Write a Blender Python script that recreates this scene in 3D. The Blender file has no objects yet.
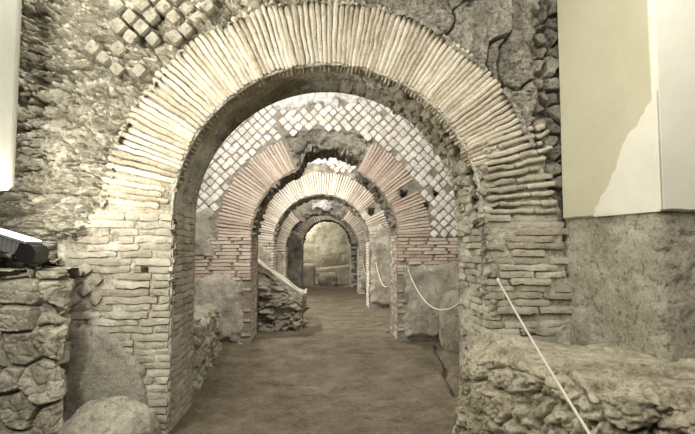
import bpy, math, random
import numpy as np
rng = np.random.default_rng(7); random.seed(7)
S = bpy.context.scene; COL = S.collection
PI = math.pi

# ---------------------------------------------------------------- noise
def _h(ix, iy, iz, s):
    n = (ix*374761393 + iy*668265263 + iz*2147483647 + s*1274126177) & 0xFFFFFFFF
    n = ((n ^ (n >> 13)) * 1274126177) & 0xFFFFFFFF
    n = ((n ^ (n >> 16)) * 2246822519) & 0xFFFFFFFF
    n = n ^ (n >> 15)
    return (n & 0xFFFFFF).astype(np.float64) / 0xFFFFFF
def vnoise(P, s=0):
    P = np.asarray(P, float); F = np.floor(P); f = P - F; I = F.astype(np.int64)
    u = f*f*f*(f*(f*6-15)+10)
    r = 0
    for a in (0, 1):
        for b in (0, 1):
            for c in (0, 1):
                w = (u[:, 0] if a else 1-u[:, 0])*(u[:, 1] if b else 1-u[:, 1])*(u[:, 2] if c else 1-u[:, 2])
                r = r + w*_h(I[:, 0]+a, I[:, 1]+b, I[:, 2]+c, s)
    return r*2-1
def fbm(P, o=4, s=0, g=.5):
    P = np.asarray(P, float); r = 0; a = 1; t = 0
    for i in range(o):
        r = r + a*vnoise(P*(2.03**i)+i*7.3, s+i); t += a; a *= g
    return r/t
def ridged(P, o=4, s=0):
    r = 0; a = 1; t = 0
    for i in range(o):
        r = r + a*(1-2*np.abs(vnoise(P*(2.1**i)+i*3.1, s+i))); t += a; a *= .55
    return r/t
def worley(P, s=0):
    F = np.floor(P); I = F.astype(np.int64)
    d1 = np.full(len(P), 9.); d2 = d1.copy(); cid = np.zeros(len(P)); 
    cp = np.zeros_like(P)
    for a in (-1, 0, 1):
        for b in (-1, 0, 1):
            for c in (-1, 0, 1):
                J = I + np.array([a, b, c])
                q = np.stack([J[:, k] + .12+.76*_h(J[:, 0], J[:, 1], J[:, 2], s+11+k) for k in range(3)], 1)
                d = np.linalg.norm(q-P, axis=1)
                n = d < d1
                d2 = np.where(n, d1, np.minimum(d2, d))
                cid = np.where(n, _h(J[:, 0], J[:, 1], J[:, 2], s+29), cid)
                cp = np.where(n[:, None], q, cp)
                d1 = np.where(n, d, d1)
    return d1, d2, cid, P-cp
def sstep(x, a, b):
    t = np.clip((x-a)/(b-a), 0, 1); return t*t*(3-2*t)
def stones(P, size=(.3, .3, .25), warp=.25, s=0, gap=.16, flat=.6):
    """field in about 0..1: 0 in the joints, high on the stone faces; plus a tilt and an offset per stone"""
    Q = P/np.array(size); W = np.stack([fbm(Q*1.3+9*k, 3, s+k*5) for k in range(3)], 1)
    Q = Q + W*warp
    d1, d2, cid, off = worley(Q, s)
    e = sstep(d2-d1, 0, gap)
    tilt = off[:, 0]*(cid-.5)*.8 + off[:, 2]*(((cid*7.1) % 1)-.5)*.8
    return e, cid, tilt

# ---------------------------------------------------------------- signed distance to a polygon (x, z), positive inside
def sdpoly(X, Z, poly):
    poly = np.array(poly, float); n = len(poly); d = np.full(X.shape, 1e9); ins = np.zeros(X.shape, bool)
    for i in range(n):
        a = poly[i]; b = poly[(i+1) % n]; e = b-a
        t = np.clip(((X-a[0])*e[0]+(Z-a[1])*e[1])/(e@e), 0, 1)
        d = np.minimum(d, np.hypot(X-a[0]-t*e[0], Z-a[1]-t*e[1]))
        c = ((a[1] > Z) != (b[1] > Z)) & (X < (b[0]-a[0])*(Z-a[1])/(b[1]-a[1]+1e-12)+a[0])
        ins ^= c
    return np.where(ins, d, -d)

# ---------------------------------------------------------------- mesh plumbing
def link(name, V, Fq, mat, parent=None, smooth=False, origin=(0, 0, 0)):
    me = bpy.data.meshes.new(name)
    V = np.asarray(V, np.float32)
    if parent is not None:
        q = parent; origin = (0, 0, 0)
        while q is not None: origin = tuple(origin[i]+q.location[i] for i in range(3)); q = q.parent
    V = V - np.array(origin, np.float32)
    if isinstance(Fq, np.ndarray):
        n = len(Fq); k = Fq.shape[1]
        me.vertices.add(len(V)); me.vertices.foreach_set('co', V.ravel())
        me.loops.add(n*k); me.loops.foreach_set('vertex_index', Fq.ravel().astype(np.int32))
        me.polygons.add(n)
        me.polygons.foreach_set('loop_start', np.arange(0, n*k, k, dtype=np.int32))
        me.polygons.foreach_set('loop_total', np.full(n, k, np.int32))
        me.update(calc_edges=True)
    else:
        me.from_pydata([tuple(v) for v in V.tolist()], [], Fq); me.update()
    me.validate()
    me.polygons.foreach_set('use_smooth', np.full(len(me.polygons), smooth))
    me.materials.append(mat)
    o = bpy.data.objects.new(name, me); COL.objects.link(o)
    if parent is None: o.location = origin
    else: o.parent = parent
    return o
def tag(o, label, cat, group=None, kind=None):
    o['label'] = label; o['category'] = cat
    if group: o['group'] = group
    if kind: o['kind'] = kind
    return o
def empty(name, loc, label, cat, group=None, kind=None):
    o = bpy.data.objects.new(name, None); COL.objects.link(o); o.location = loc
    o.empty_display_size = .1
    return tag(o, label, cat, group, kind)
def prune(V, Q, keep):
    Q = Q[keep]; used = np.zeros(len(V), bool); used[Q.ravel()] = True
    m = np.cumsum(used)-1
    return V[used], m[Q]
def gridq(nu, nv, closeu=False):
    i = np.arange(nu if closeu else nu-1)[:, None]; j = np.arange(nv-1)[None, :]
    i2 = (i+1) % nu
    q = np.stack([i*nv+j, i2*nv+j, i2*nv+j+1, i*nv+j+1], -1)
    return q.reshape(-1, 4)

_T = {}
def template(seg):
    if seg in _T: return _T[seg]
    ids = {}; vs = []; fs = []
    def vid(p):
        if p not in ids: ids[p] = len(vs); vs.append(p)
        return ids[p]
    for ax in range(3):
        a, b = (ax+1) % 3, (ax+2) % 3
        for sd in (0, seg[ax]):
            for i in range(seg[a]):
                for j in range(seg[b]):
                    c = []
                    for (di, dj) in ((0, 0), (1, 0), (1, 1), (0, 1)):
                        p = [0, 0, 0]; p[ax] = sd; p[a] = i+di; p[b] = j+dj; c.append(vid(tuple(p)))
                    fs.append(c if sd else c[::-1])
    v = np.array(vs, float)/np.array(seg)*2-1
    # pull the outermost loops towards the edges so that corners stay crisp
    _T[seg] = (v, np.array(fs)); return _T[seg]
def blocks(C, A, D, seg=(4, 2, 2), p=9., noise=.006, nscale=12., seed=0, taper=None):
    """many rough blocks in one mesh: C centres, A axes (N,3,3 rows), D full sizes (N,3)"""
    C = np.asarray(C, float); A = np.asarray(A, float); D = np.asarray(D, float)
    t, f = template(seg)
    n = (np.abs(t)**p).sum(1)**(1/p); t = t/n[:, None]
    N = len(C)
    L = t[None]*D[:, None, :]/2
    if taper is not None:
        L = L*np.stack([np.ones((N, len(t)))]*3, -1)
        L[:, :, 0] *= 1-taper*(t[None, :, 1] > 0); L[:, :, 2] *= 1-taper*(t[None, :, 1] > 0)
    V = (C[:, None, :] + np.einsum('nvk,nkc->nvc', L, A)).reshape(-1, 3)
    W = np.stack([fbm(V*nscale+13*k, 3, seed+k*3) for k in range(3)], 1)
    per = np.repeat(rng.uniform(.5, 1.5, N), len(t))[:, None]
    V = V + W*noise*2*per
    F = (f[None]+(np.arange(N)*len(t))[:, None, None]).reshape(-1, 4)
    return V, F
def join(parts):
    Vs = []; Fs = []; o = 0
    for V, F in parts:
        Vs.append(V); Fs.append(F+o); o += len(V)
    return np.concatenate(Vs), np.concatenate(Fs)

# ---------------------------------------------------------------- materials
def lin(c, k=.84):
    v = [(x/255)**2.2 for x in c]; g = .3*v[0]+.55*v[1]+.15*v[2]
    return (*[g+(x-g)*k for x in v], 1)
def mat_stone(name, cols, island=0., scale=3., fine=60., bump=.5, rough=.95, stain=None, stain_s=1.2, stain_amt=.5, bdist=.035, speck=1.1, pits=.7):
    m = bpy.data.materials.new(name); m.use_nodes = True; nt = m.node_tree; nd = nt.nodes; ln = nt.links
    b = nd['Principled BSDF']; b.inputs['Roughness'].default_value = rough; b.inputs['Specular IOR Level'].default_value = .15
    tc = nd.new('ShaderNodeTexCoord'); oi = nd.new('ShaderNodeNewGeometry')
    def noise(sc, det=6, rg=.6, dist=0):
        n = nd.new('ShaderNodeTexNoise'); n.inputs['Scale'].default_value = sc; n.inputs['Detail'].default_value = det
        n.inputs['Roughness'].default_value = rg; n.inputs['Distortion'].default_value = dist
        ln.new(oi.outputs['Position'], n.inputs['Vector']); return n
    def math_(op, a, c, cl=False):
        n = nd.new('ShaderNodeMath'); n.operation = op; n.use_clamp = cl
        for i, v in enumerate((a, c)):
            if isinstance(v, (int, float)): n.inputs[i].default_value = v
            else: ln.new(v, n.inputs[i])
        return n.outputs[0]
    n1 = noise(scale, 10, .74, 0); n2 = noise(fine*1.3, 6, .8)
    r1 = math_('MULTIPLY_ADD', n1.outputs['Fac'], 2.4); nd[-1].inputs[2].default_value = -.7
    fac = math_('ADD', math_('MULTIPLY', r1, 1-island), math_('MULTIPLY', oi.outputs['Random Per Island'], island), True)
    fac = math_('ADD', fac, math_('MULTIPLY', math_('SUBTRACT', n2.outputs['Fac'], .5), speck*1.7), True)
    cr = nd.new('ShaderNodeValToRGB'); e = cr.color_ramp.elements
    while len(e) < len(cols): e.new(.5)
    for i, c in enumerate(cols):
        e[i].position = i/(len(cols)-1); e[i].color = lin(c)
    ln.new(fac, cr.inputs[0]); out = cr.outputs[0]
    if stain:
        ns = noise(stain_s, 7, .6, .6)
        sf = nd.new('ShaderNodeMapRange'); sf.inputs[1].default_value = .5; sf.inputs[2].default_value = .68
        sf.inputs[4].default_value = stain_amt; ln.new(ns.outputs['Fac'], sf.inputs[0])
        mx = nd.new('ShaderNodeMix'); mx.data_type = 'RGBA'
        mx.inputs[7].default_value = lin(stain)
        ln.new(sf.outputs[0], mx.inputs[0]); ln.new(out, mx.inputs[6]); out = mx.outputs[2]
    pit = noise(fine*.42, 5, .7, .2)
    pr_ = nd.new('ShaderNodeMapRange'); pr_.inputs[1].default_value = .56; pr_.inputs[2].default_value = .66; pr_.inputs[4].default_value = min(.75, pits)
    ln.new(pit.outputs['Fac'], pr_.inputs[0])
    mp = nd.new('ShaderNodeMix'); mp.data_type = 'RGBA'; mp.blend_type = 'MULTIPLY'; mp.inputs[7].default_value = (.36, .33, .29, 1)
    ln.new(pr_.outputs[0], mp.inputs[0]); ln.new(out, mp.inputs[6]); out = mp.outputs[2]
    ln.new(out, b.inputs['Base Color'])
    nb = noise(fine*.9, 8, .75); nb2 = noise(fine*.2, 6, .65, .4)
    hh = math_('ADD', nb.outputs['Fac'], math_('MULTIPLY', nb2.outputs['Fac'], 1.6)); hh = math_('SUBTRACT', hh, math_('MULTIPLY', pr_.outputs[0], .5))
    bp = nd.new('ShaderNodeBump'); bp.inputs['Strength'].default_value = bump; bp.inputs['Distance'].default_value = bdist*.85
    ln.new(hh, bp.inputs['Height']); ln.new(bp.outputs[0], b.inputs['Normal'])
    return m
def mat_plain(name, col, rough=.5, metal=0., emit=None, es=0.):
    m = bpy.data.materials.new(name); m.use_nodes = True; nd = m.node_tree.nodes; ln = m.node_tree.links
    b = nd['Principled BSDF']; c = (*[(x/255)**2.2 for x in col], 1)
    n = nd.new('ShaderNodeTexNoise'); n.inputs['Scale'].default_value = 30
    mx = nd.new('ShaderNodeMix'); mx.data_type = 'RGBA'; mx.inputs[6].default_value = c
    mx.inputs[7].default_value = (*[min(1, x*.75) for x in c[:3]], 1)
    ln.new(n.outputs['Fac'], mx.inputs[0]); ln.new(mx.outputs[2], b.inputs['Base Color'])
    b.inputs['Roughness'].default_value = rough; b.inputs['Metallic'].default_value = metal
    if emit: b.inputs['Emission Color'].default_value = (*emit, 1); b.inputs['Emission Strength'].default_value = es
    return m
M = {}
M['rubble'] = mat_stone('pale_rubble', [(104,97,78),(184,176,150),(220,213,190),(240,235,216)], 0, 4, 70, .7, stain=(120,112,92), stain_amt=.5, stain_s=2.2)
M['rubble_dark'] = mat_stone('grey_rubble', [(92,87,76),(140,134,118),(172,165,147),(194,187,168)], 0, 4, 60, .8, stain=(90,84,72), stain_amt=.5, stain_s=1.6)
M['soffit'] = mat_stone('soffit_mortar', [(84,82,76),(122,119,110),(150,146,136),(178,174,164)], 0, 5, 60, .8, stain=(90,85,74), stain_amt=.5)
M['mortar_pale'] = mat_stone('pale_mortar', [(118,110,96),(150,142,126),(176,168,152)], 0, 6, 80, .8)
M['mortar'] = mat_stone('mortar', [(80,73,58),(124,114,92),(152,142,118)], 0, 6, 80, .8)
M['mortar2'] = mat_stone('grey_mortar', [(100,94,84),(146,138,126),(176,168,154)], 0, 6, 80, .8)
M['brick1'] = mat_stone('tan_brick', [(146,130,104),(178,162,134),(200,188,162),(216,208,186),(184,174,152)], .5, 5, 50, .45, stain=(160,150,125), stain_amt=.5, pits=.45)
M['brick1b'] = mat_stone('grey_tan_brick', [(136,128,108),(170,161,138),(188,180,158),(206,200,180)], .5, 4, 50, .45, stain=(140,132,112), stain_amt=.6, pits=.45)
M['brick2'] = mat_stone('pink_brick', [(150,130,112),(182,160,140),(200,180,158),(210,197,180)], .6, 5, 50, .4, stain=(160,150,138), stain_amt=.4, pits=.45)
M['brick3'] = mat_stone('pale_pink_brick', [(172,156,136),(206,190,168),(226,214,194),(236,228,212)], .6, 5, 50, .4, stain=(180,168,150), stain_amt=.4, pits=.45)
M['retic'] = mat_stone('white_tufa', [(176,167,152),(204,196,182),(224,218,208),(236,232,224)], .45, 6, 60, .4, stain=(176,160,148), stain_amt=.35, stain_s=1., pits=.45)
M['tufa'] = mat_stone('crumbled_tufa', [(186,180,172),(222,217,210),(240,237,232)], 0, 5, 60, .7, stain=(150,140,130), stain_amt=.4)
M['plaster'] = mat_stone('ancient_plaster', [(112,106,92),(158,150,132),(182,174,156),(200,193,175)], 0, 2.2, 45, .5, stain=(100,94,80), stain_amt=.6, stain_s=2.5)
M['plaster_grey'] = mat_stone('grey_render', [(112,107,92),(146,140,122),(168,161,142),(186,179,158)], 0, 2.5, 50, .5, stain=(108,106,96), stain_amt=.6, stain_s=3)
M['floor'] = mat_stone('packed_earth', [(76,68,54),(103,93,75),(120,109,89),(140,129,108)], 0, 2.2, 34, .6, stain=(84,74,58), stain_amt=.35, stain_s=1.1, bdist=.03, pits=.5)
M['block'] = mat_stone('tufa_block', [(124,117,96),(170,162,138),(198,191,167),(216,210,188)], 0, 3, 50, .7, stain=(96,90,72), stain_amt=.55, stain_s=2.6)
M['platform'] = mat_stone('platform_stone', [(116,107,84),(164,154,126),(194,185,156),(214,206,180)], 0, 3, 45, .7, stain=(98,90,68), stain_amt=.55, stain_s=2.)
M['lowwall'] = mat_stone('rough_lime_render', [(118,112,93),(160,153,130),(182,175,152),(200,194,172)], 0, 2.4, 40, .7, stain=(116,108,88), stain_amt=.45, stain_s=1.8)
M['cream'] = mat_stone('cream_paint', [(182,176,142),(192,186,154),(198,193,164)], 0, 1.0, 20, .12, rough=.7, stain=(176,170,140), stain_amt=.35, stain_s=1.2, speck=.15, pits=.0)
M['pale'] = mat_stone('pale_paint', [(212,208,184),(222,218,196),(228,224,206)], 0, 1.2, 20, .12, rough=.7, stain=(208,204,184), stain_amt=.4, stain_s=1.4, speck=.15, pits=.0)
M['white_panel'] = mat_stone('greenish_white_paint', [(190,190,172),(200,201,184),(208,208,192)], 0, 1., 20, .1, rough=.65, speck=.12, pits=.0)
M['backwall'] = mat_stone('mottled_back_wall', [(150,140,112),(196,186,156),(218,210,182),(232,226,202)], 0, 1.8, 30, .5, stain=(140,130,104), stain_amt=.5, stain_s=1.3)
M['rope'] = mat_plain('rope_fibre', (214,205,186), .8)
M['iron'] = mat_plain('dark_iron', (60,56,50), .5, .8)
M['black'] = mat_plain('black_plastic', (22,22,23), .35)
M['fin'] = mat_plain('grey_aluminium', (150,152,150), .35, .7)
M['glass'] = mat_plain('lit_glass', (240,240,235), .2, 0, (1, .97, .9), 3.)
M['wood'] = mat_stone('pale_beam', [(176,166,138),(206,198,172),(226,220,198)], 0, 3, 40, .3)
M['hatch'] = mat_plain('hatch_line', (120,120,108), .7)

# ---------------------------------------------------------------- archway builder
XB = (-3.0, 3.0)
def arch_profile(a, ds=.02):
    """points, outward normals and wall-filling reach along the opening, left foot to right foot"""
    xc, zc, R = a['xc'], a['zc'], a['R']
    P = []; Nn = []
    for z in np.arange(-.02, zc, ds): P.append((xc-R, z)); Nn.append((-1, 0))
    for t in np.linspace(PI, 0, int(PI*R/ds)): P.append((xc+R*math.cos(t), zc+R*math.sin(t))); Nn.append((math.cos(t), math.sin(t)))
    for z in np.arange(zc, -.02, -ds): P.append((xc+R, z)); Nn.append((1, 0))
    P = np.array(P); Nn = np.array(Nn)
    if a.get('open'): P = P+Nn*(a['open'](P)*(P[:, 1] > zc))[:, None]
    x0, x1 = a.get('xb', XB); zt = a['top']
    with np.errstate(divide='ignore'):
        rx = np.where(Nn[:, 0] > 1e-6, (x1-P[:, 0])/Nn[:, 0], np.where(Nn[:, 0] < -1e-6, (x0-P[:, 0])/Nn[:, 0], 1e9))
        rz = np.where(Nn[:, 1] > 1e-6, (zt-P[:, 1])/Nn[:, 1], 1e9)
    return P, Nn, np.minimum(rx, rz)
def archway(a):
    y0, y1, xc, zc, R, t = a['y0'], a['y1'], a['xc'], a['zc'], a['R'], a['t']
    root = empty('brick_archway', (xc, (y0+y1)/2, 0), a['label'], 'archway', 'row of brick archways')
    ds = a.get('ds', .02)
    P, Nn, reach = arch_profile(a, ds)
    nu = len(P)
    nF = int(a.get('nf', 2.2/ds)); tF = np.linspace(0, 1, nF)**1.25; nI = max(6, int((y1-y0)/ds))
    rows = []; kinds = []
    for s in tF[::-1]: rows.append(('f', s, 0))
    for s in np.linspace(0, 1, nI+2)[1:-1]: rows.append(('i', 0, s))
    for s in tF[::6]: rows.append(('b', s, 1))
    nv = len(rows)
    V = np.zeros((nu, nv, 3)); D = np.zeros((nu, nv, 3))
    kf = np.zeros(nv, bool); ki = np.zeros(nv, bool)
    for j, (k, s, q) in enumerate(rows):
        XZ = P + Nn*(reach*s)[:, None]
        y = y0 if k == 'f' else (y1 if k == 'b' else y0+(y1-y0)*q)
        V[:, j, 0] = XZ[:, 0]; V[:, j, 2] = XZ[:, 1]; V[:, j, 1] = y
        if k == 'f': kf[j] = True; D[:, j, 1] = 1
        elif k == 'i': ki[j] = True; D[:, j, 0] = Nn[:, 0]; D[:, j, 2] = Nn[:, 1]
        else: D[:, j, 1] = -1
    Vf = V.reshape(-1, 3); Df = D.reshape(-1, 3)
    KF = np.tile(kf, nu); KI = np.tile(ki, nu)
    X, Y, Z = Vf[:, 0], Vf[:, 1], Vf[:, 2]
    disp = np.zeros(len(Vf))
    r = np.where(Z > zc, np.hypot(X-xc, Z-zc), np.abs(X-xc))
    disp[KF] = a['front'](Vf[KF], r[KF])
    q = (Y[KI]-y0)
    disp[KI] = a['soffit'](Vf[KI], q)
    V2 = Vf + Df*disp[:, None]
    Q = gridq(nu, nv)
    # the rubble or mortar core of the wall
    link('rubble_core', V2, Q, M[a['core']], root, True)
    # ---- the ring of voussoirs
    C = []; A = []; Dm = []
    pfn = a.get('pfn'); pitch = a.get('pitch', .072); rm = R+t*.5
    th = a.get('th0', 2.)*PI/180; th1 = PI-a.get('th1', 2.)*PI/180
    while th < th1:
        g = a['ring'](th)
        step = (pfn(th) if pfn else pitch)*rng.uniform(.86, 1.14)
        th += step/2/rm
        if g is not None:
            r0, r1, w, out, rot = g
            r0 += rng.uniform(-.012, .012); r1 += rng.uniform(-.03, .03)*a.get('rj', 1)
            ang = th+rot+rng.uniform(-.008, .008)
            er = np.array([math.cos(ang), 0, math.sin(ang)]); et = np.array([-math.sin(ang), 0, math.cos(ang)]); ey = np.array([0, 1., 0])
            dep = .24
            cc = np.array([xc, y0-out+dep/2+rng.uniform(-.012, .012), zc])+np.array([math.cos(th), 0, math.sin(th)])*(r0+r1)/2
            C.append(cc); A.append([er, ey, et]); Dm.append([r1-r0, dep, w*rng.uniform(.85, 1.15)])
        th += step/2/rm
    C = np.array(C); A = np.array(A); Dm = np.array(Dm)
    masks = [C[:, 0] < xc, C[:, 0] >= xc] if a.get('broken') else [np.ones(len(C), bool)]
    for mk in masks:
        V3, F3 = blocks(C[mk], A[mk], Dm[mk], a.get('vseg', (10, 2, 2)), 10., a.get('vn', .005), 10., seed=int(y0*10))
        link('voussoir_ring', V3, F3, M[a['brick']], root)
    # ---- horizontal courses on the face and on the jambs
    for side in (-1, 1):
        C = []; A = []; Dm = []
        I3 = np.eye(3)
        z = .02
        rowp = a.get('row', .07)
        xin = xc+side*R
        while z < zc+a.get('over', .3):
            rp = rowp*rng.uniform(.92, 1.08); h = rp*a.get('hfrac', .78); bl = a.get('blen', (.16, .42))
            x = 0.
            first = True
            while x < 2.2:
                L = rng.uniform(*bl) if not first else rng.uniform(.1, .34)
                cx = xin+side*(x+L/2)
                ok = a['course'](side, cx, z+h/2)
                spans = [(cx-L/2, cx+L/2)]
                for (hx, hz, hw, hh) in a.get('holes', []):
                    if abs(hz-z-h/2) < hh/2+h*.3 and spans and spans[0][0] < hx < spans[0][1]:
                        spans = [(spans[0][0], hx-hw/2), (hx+hw/2, spans[0][1])]
                if ok and len(spans) == 2:
                    for (sa_, sb_) in spans:
                        if sb_-sa_ > .03: C.append([(sa_+sb_)/2, y0+.055, z+h/2]); A.append(I3); Dm.append([sb_-sa_, .13, h])
                elif ok:
                    jit = a.get('jit', .006)*(ok if ok is not True else 1)
                    dep = .13
                    C.append([cx, y0+dep/2-.01+rng.normal()*jit, z+h/2+rng.normal()*.002]); ang = rng.normal()*.012
                    ca, sa = math.cos(ang), math.sin(ang)
                    A.append([[ca, 0, sa], [0, 1, 0], [-sa, 0, ca]]); Dm.append([L-.012, dep, h])
                x += L; first = False
            # jamb
            if z < zc+.02:
                y = y0+.135
                while y < y1-.02:
                    L = min(rng.uniform(.12, .3), y1-y+.01)
                    jj = a.get('jamb', {}).get(side, .006)
                    dx = abs(rng.normal()*jj)
                    C.append([xin+side*(.059+dx), y+L/2, z+h/2]); A.append(I3); Dm.append([.12, L-.012, h])
                    y += L
            z += rp
        if C:
            V3, F3 = blocks(C, A, Dm, a.get('cseg', (4, 2, 2)), a.get('cp', 9.), a.get('cn', .005), 9., seed=int(y0*10)+3)
            link('pier_brickwork', V3, F3, M[a.get('cbrick', a['brick'])], root)
    return root
def diamonds(root, y0, inside, xr, zr, pitch=.122, size=.116, mat='retic', jit=.007, seg=(3, 2, 3), name='reticulate_facing'):
    C = []; A = []; Dm = []
    s = math.sqrt(.5)
    n = int((xr[1]-xr[0]+zr[1]-zr[0])/pitch)+4
    cx, cz = (xr[0]+xr[1])/2, (zr[0]+zr[1])/2
    for i in range(-n, n):
        for j in range(-n, n):
            x = cx+(i-j)*pitch*s; z = cz+(i+j)*pitch*s
            x += rng.normal()*.006; z += rng.normal()*.006
            if not (xr[0] < x < xr[1] and zr[0] < z < zr[1]) or not inside(x, z): continue
            an = PI/4+rng.normal()*.05; c, q = math.cos(an), math.sin(an)
            tx = rng.normal()*.05
            C.append([x, y0+.03+rng.normal()*jit, z]); A.append([[c, tx, q], [0, 1, 0], [-q, tx, c]])
            k = size*rng.uniform(.9, 1.06); Dm.append([k, .1, k*rng.uniform(.92, 1.06)])
    V, F = blocks(C, A, Dm, seg, 6., .006, 9., 5)
    return link(name, V, F, M[mat], root)
def relief(name, root, mat, poly, y0, bulge, ds=.02, ns=.05, rel=.02, rscale=4., edge=.06, stone=0, seed=0):
    """a patch of render or masonry standing proud of the wall face"""
    p = np.array(poly); x0, z0 = p.min(0)-.1; x1, z1 = p.max(0)+.1
    nx = int((x1-x0)/ds)+2; nz = int((z1-z0)/ds)+2
    X, Z = np.meshgrid(np.linspace(x0, x1, nx), np.linspace(z0, z1, nz), indexing='ij')
    X = X.ravel(); Z = Z.ravel(); Pn = np.stack([X, np.full_like(X, y0), Z], 1)
    s = sdpoly(X, Z, poly)+fbm(Pn*6, 3, seed)*ns
    h = (bulge+.06)*sstep(s, -.01, edge)-.06
    h = h + sstep(s, 0, .1)*(fbm(Pn*rscale, 5, seed+1)*rel + ridged(Pn*rscale*.6, 3, seed+2)*rel*.5)
    if stone:
        e, cid, tl = stones(Pn, (stone*1.3, stone, stone*.8), .3, seed+3)
        h = h + sstep(s, 0, .06)*((e-1)*.05+cid*.03)
    V = np.stack([X, y0-h, Z], 1)
    Q = gridq(nx, nz); keep = (s[Q] > -.02).all(1)
    V, Q = prune(V, Q, keep)
    return link(name, V, Q[:, ::-1], M[mat], root, True)
def holes(P, hs, depth=.3):
    d = np.zeros(len(P))
    for (x, z, w, h) in hs:
        m = (np.abs(P[:, 0]-x+fbm(P*25, 2, 3)*.015) < w/2) & (np.abs(P[:, 2]-z+fbm(P*25, 2, 5)*.015) < h/2); d[m] = depth
    return d
def inhole(x, z, hs, pad=.02):
    return any(abs(x-a) < w/2+pad and abs(z-b) < h/2+pad for a, b, w, h in hs)
def n1(x, z, sc=3., s=0): return float(fbm(np.array([[x*sc, 0, z*sc]]), 3, s)[0])

def rubble_disp(P, s=0, amp=.1, size=(.34, .34, .22)):
    e, cid, tl = stones(P, size, .45, s, .22)
    e2, c2, t2 = stones(P, (.11, .11, .075), .4, s+9, .3)
    big = fbm(P*np.array([1.1, 1.1, 1.6]), 3, s+2)
    return amp*(-.9*e*(.45+cid*.8)-tl*.7-.35*e2*(.3+c2)-big*.9) - ridged(P*11, 4, s+4)*amp*.13 + amp*.75

# ================================================================ ARCH 1
H1 = [(-1.73, 1.68, .075, .06), (-1.47, 1.40, .05, .05)]
L1 = [(-1.70, 2.36), (-1.84, 2.02), (-1.91, 1.88), (-1.98, 1.72), (-2.19, 1.63), (-2.19, 1.42), (-2.12, 1.40), (-2.12, 0), (-1.2, 0), (-1.2, 2.36)]
R1 = [(1.44, 0), (2.35, 0), (2.30, 1.2), (2.22, 1.7), (2.20, 1.95), (2.06, 2.1), (2.06, 2.45), (1.44, 2.5)]
def a1_front(P, r):
    X, Z = P[:, 0], P[:, 2]
    w = fbm(P*5, 3, 2)*.03
    ring = (r < 1.35+.60+w) & (Z > 1.87)
    inL = sdpoly(X, Z, L1)+w > 0; inR = sdpoly(X, Z, R1)+w > 0
    mort = .012+fbm(P*20, 3, 8)*.010+fbm(P*4, 3, 3)*.008; mort = np.where(ring, .026+fbm(P*20, 3, 8)*.012+fbm(P*3, 3, 3)*.012, mort)
    d = np.where(ring | inL | inR, mort, .16)
    # pieces fallen from the eroded right springing
    er = (X > 1.44) & (Z > 1.93) & (Z < 2.5) & (r < 2.0)
    d = np.where(er, .035+fbm(P*12, 3, 5)*.012, d)
    return d + holes(P, H1, .16)
def a1_soffit(P, q):
    X, Z = P[:, 0], P[:, 2]
    m = sstep(X+fbm(P*2, 2, 1)*.3, -.1, .5)
    left = fbm(P*3.3, 5, 1)*.045+ridged(P*6, 3, 4)*.015
    e, cid, tl = stones(P, (.15, .15, .12), .4, 6, .25)
    right = .10-.13*e*(.3+cid)+fbm(P*4, 4, 1)*.05
    d = left*(1-m)+right*m
    k = sstep(q, .06, .2)
    jamb = Z < 1.9
    d = np.where(jamb & (X < 0), .012+fbm(P*8, 3, 1)*.012, np.where(jamb, .05, d))
    return .02*(1-k)+d*k+.01+np.where(jamb, 0, .15*q)
def a1_ring(th):
    deg = th*180/PI
    if deg < 19: return None
    if deg > 168: return (1.35+rng.uniform(0, .12), 1.96+rng.uniform(0, .06), .040, rng.uniform(-.01, .02), -.06*(deg-168)/10)
    o = .0
    return (1.35, 1.985, .0375 if th < 1.5 else (.0395 if th < 2.4 else .042), .008+.008*sstep(np.array([deg]), 70, 110)[0], 0)
def a1_course(side, x, z):
    if z > 1.86+ (.0 if side < 0 else .03): return False
    poly = L1 if side < 0 else R1
    v = float(sdpoly(np.array([x]), np.array([z]), poly)[0])+n1(x, z, 5, 3)*.05
    if v < 0: return False
    if inhole(x, z, H1, .0 if False else .0): return False
    if side < 0 and x < -1.8 and 1.13 < z < 1.40: return False
    if side > 0: return 3.2
    return 1.0
A1 = archway(dict(y0=4.2, y1=4.95, xc=.11, R=1.35, zc=1.87, t=.6, top=4.9, xb=(-2.9, 2.9), ds=.0125, nf=210, core='rubble', brick='brick1', cbrick='brick1b',
    label='nearest and largest brick archway, framing the whole passage', front=a1_front, soffit=a1_soffit, ring=a1_ring, course=a1_course,
    th0=1.5, th1=0, pfn=lambda th: .043 if th < 1.5 else (.0465 if th < 2.4 else .052), vseg=(16, 2, 2), vn=.006, jamb={-1: .004, 1: .045}, jit=.005, cn=.009, blen=(.28, .62), rj=.5, holes=H1, hfrac=.86, cseg=(8, 2, 2), cp=16., row=.062))
relief('render_patch', A1, 'plaster_grey', [(-2.16, 1.02), (-1.85, .97), (-1.62, .80), (-1.44, .6), (-1.40, .3), (-1.38, -.05), (-2.16, -.05)], 4.19, .035, .015, .09, .02, 3)
diamonds(A1, 4.185, lambda x, z: sdpoly(np.array([x]), np.array([z]), [(-2.1, 1.43), (-1.80, 1.43), (-1.84, 1.12), (-2.05, 1.14)])[0] > -.01, (-2.2, -1.7), (1.0, 1.5), .12, .1, 'brick1b', .006, (3, 2, 3), 'reticulate_patch')
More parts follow.
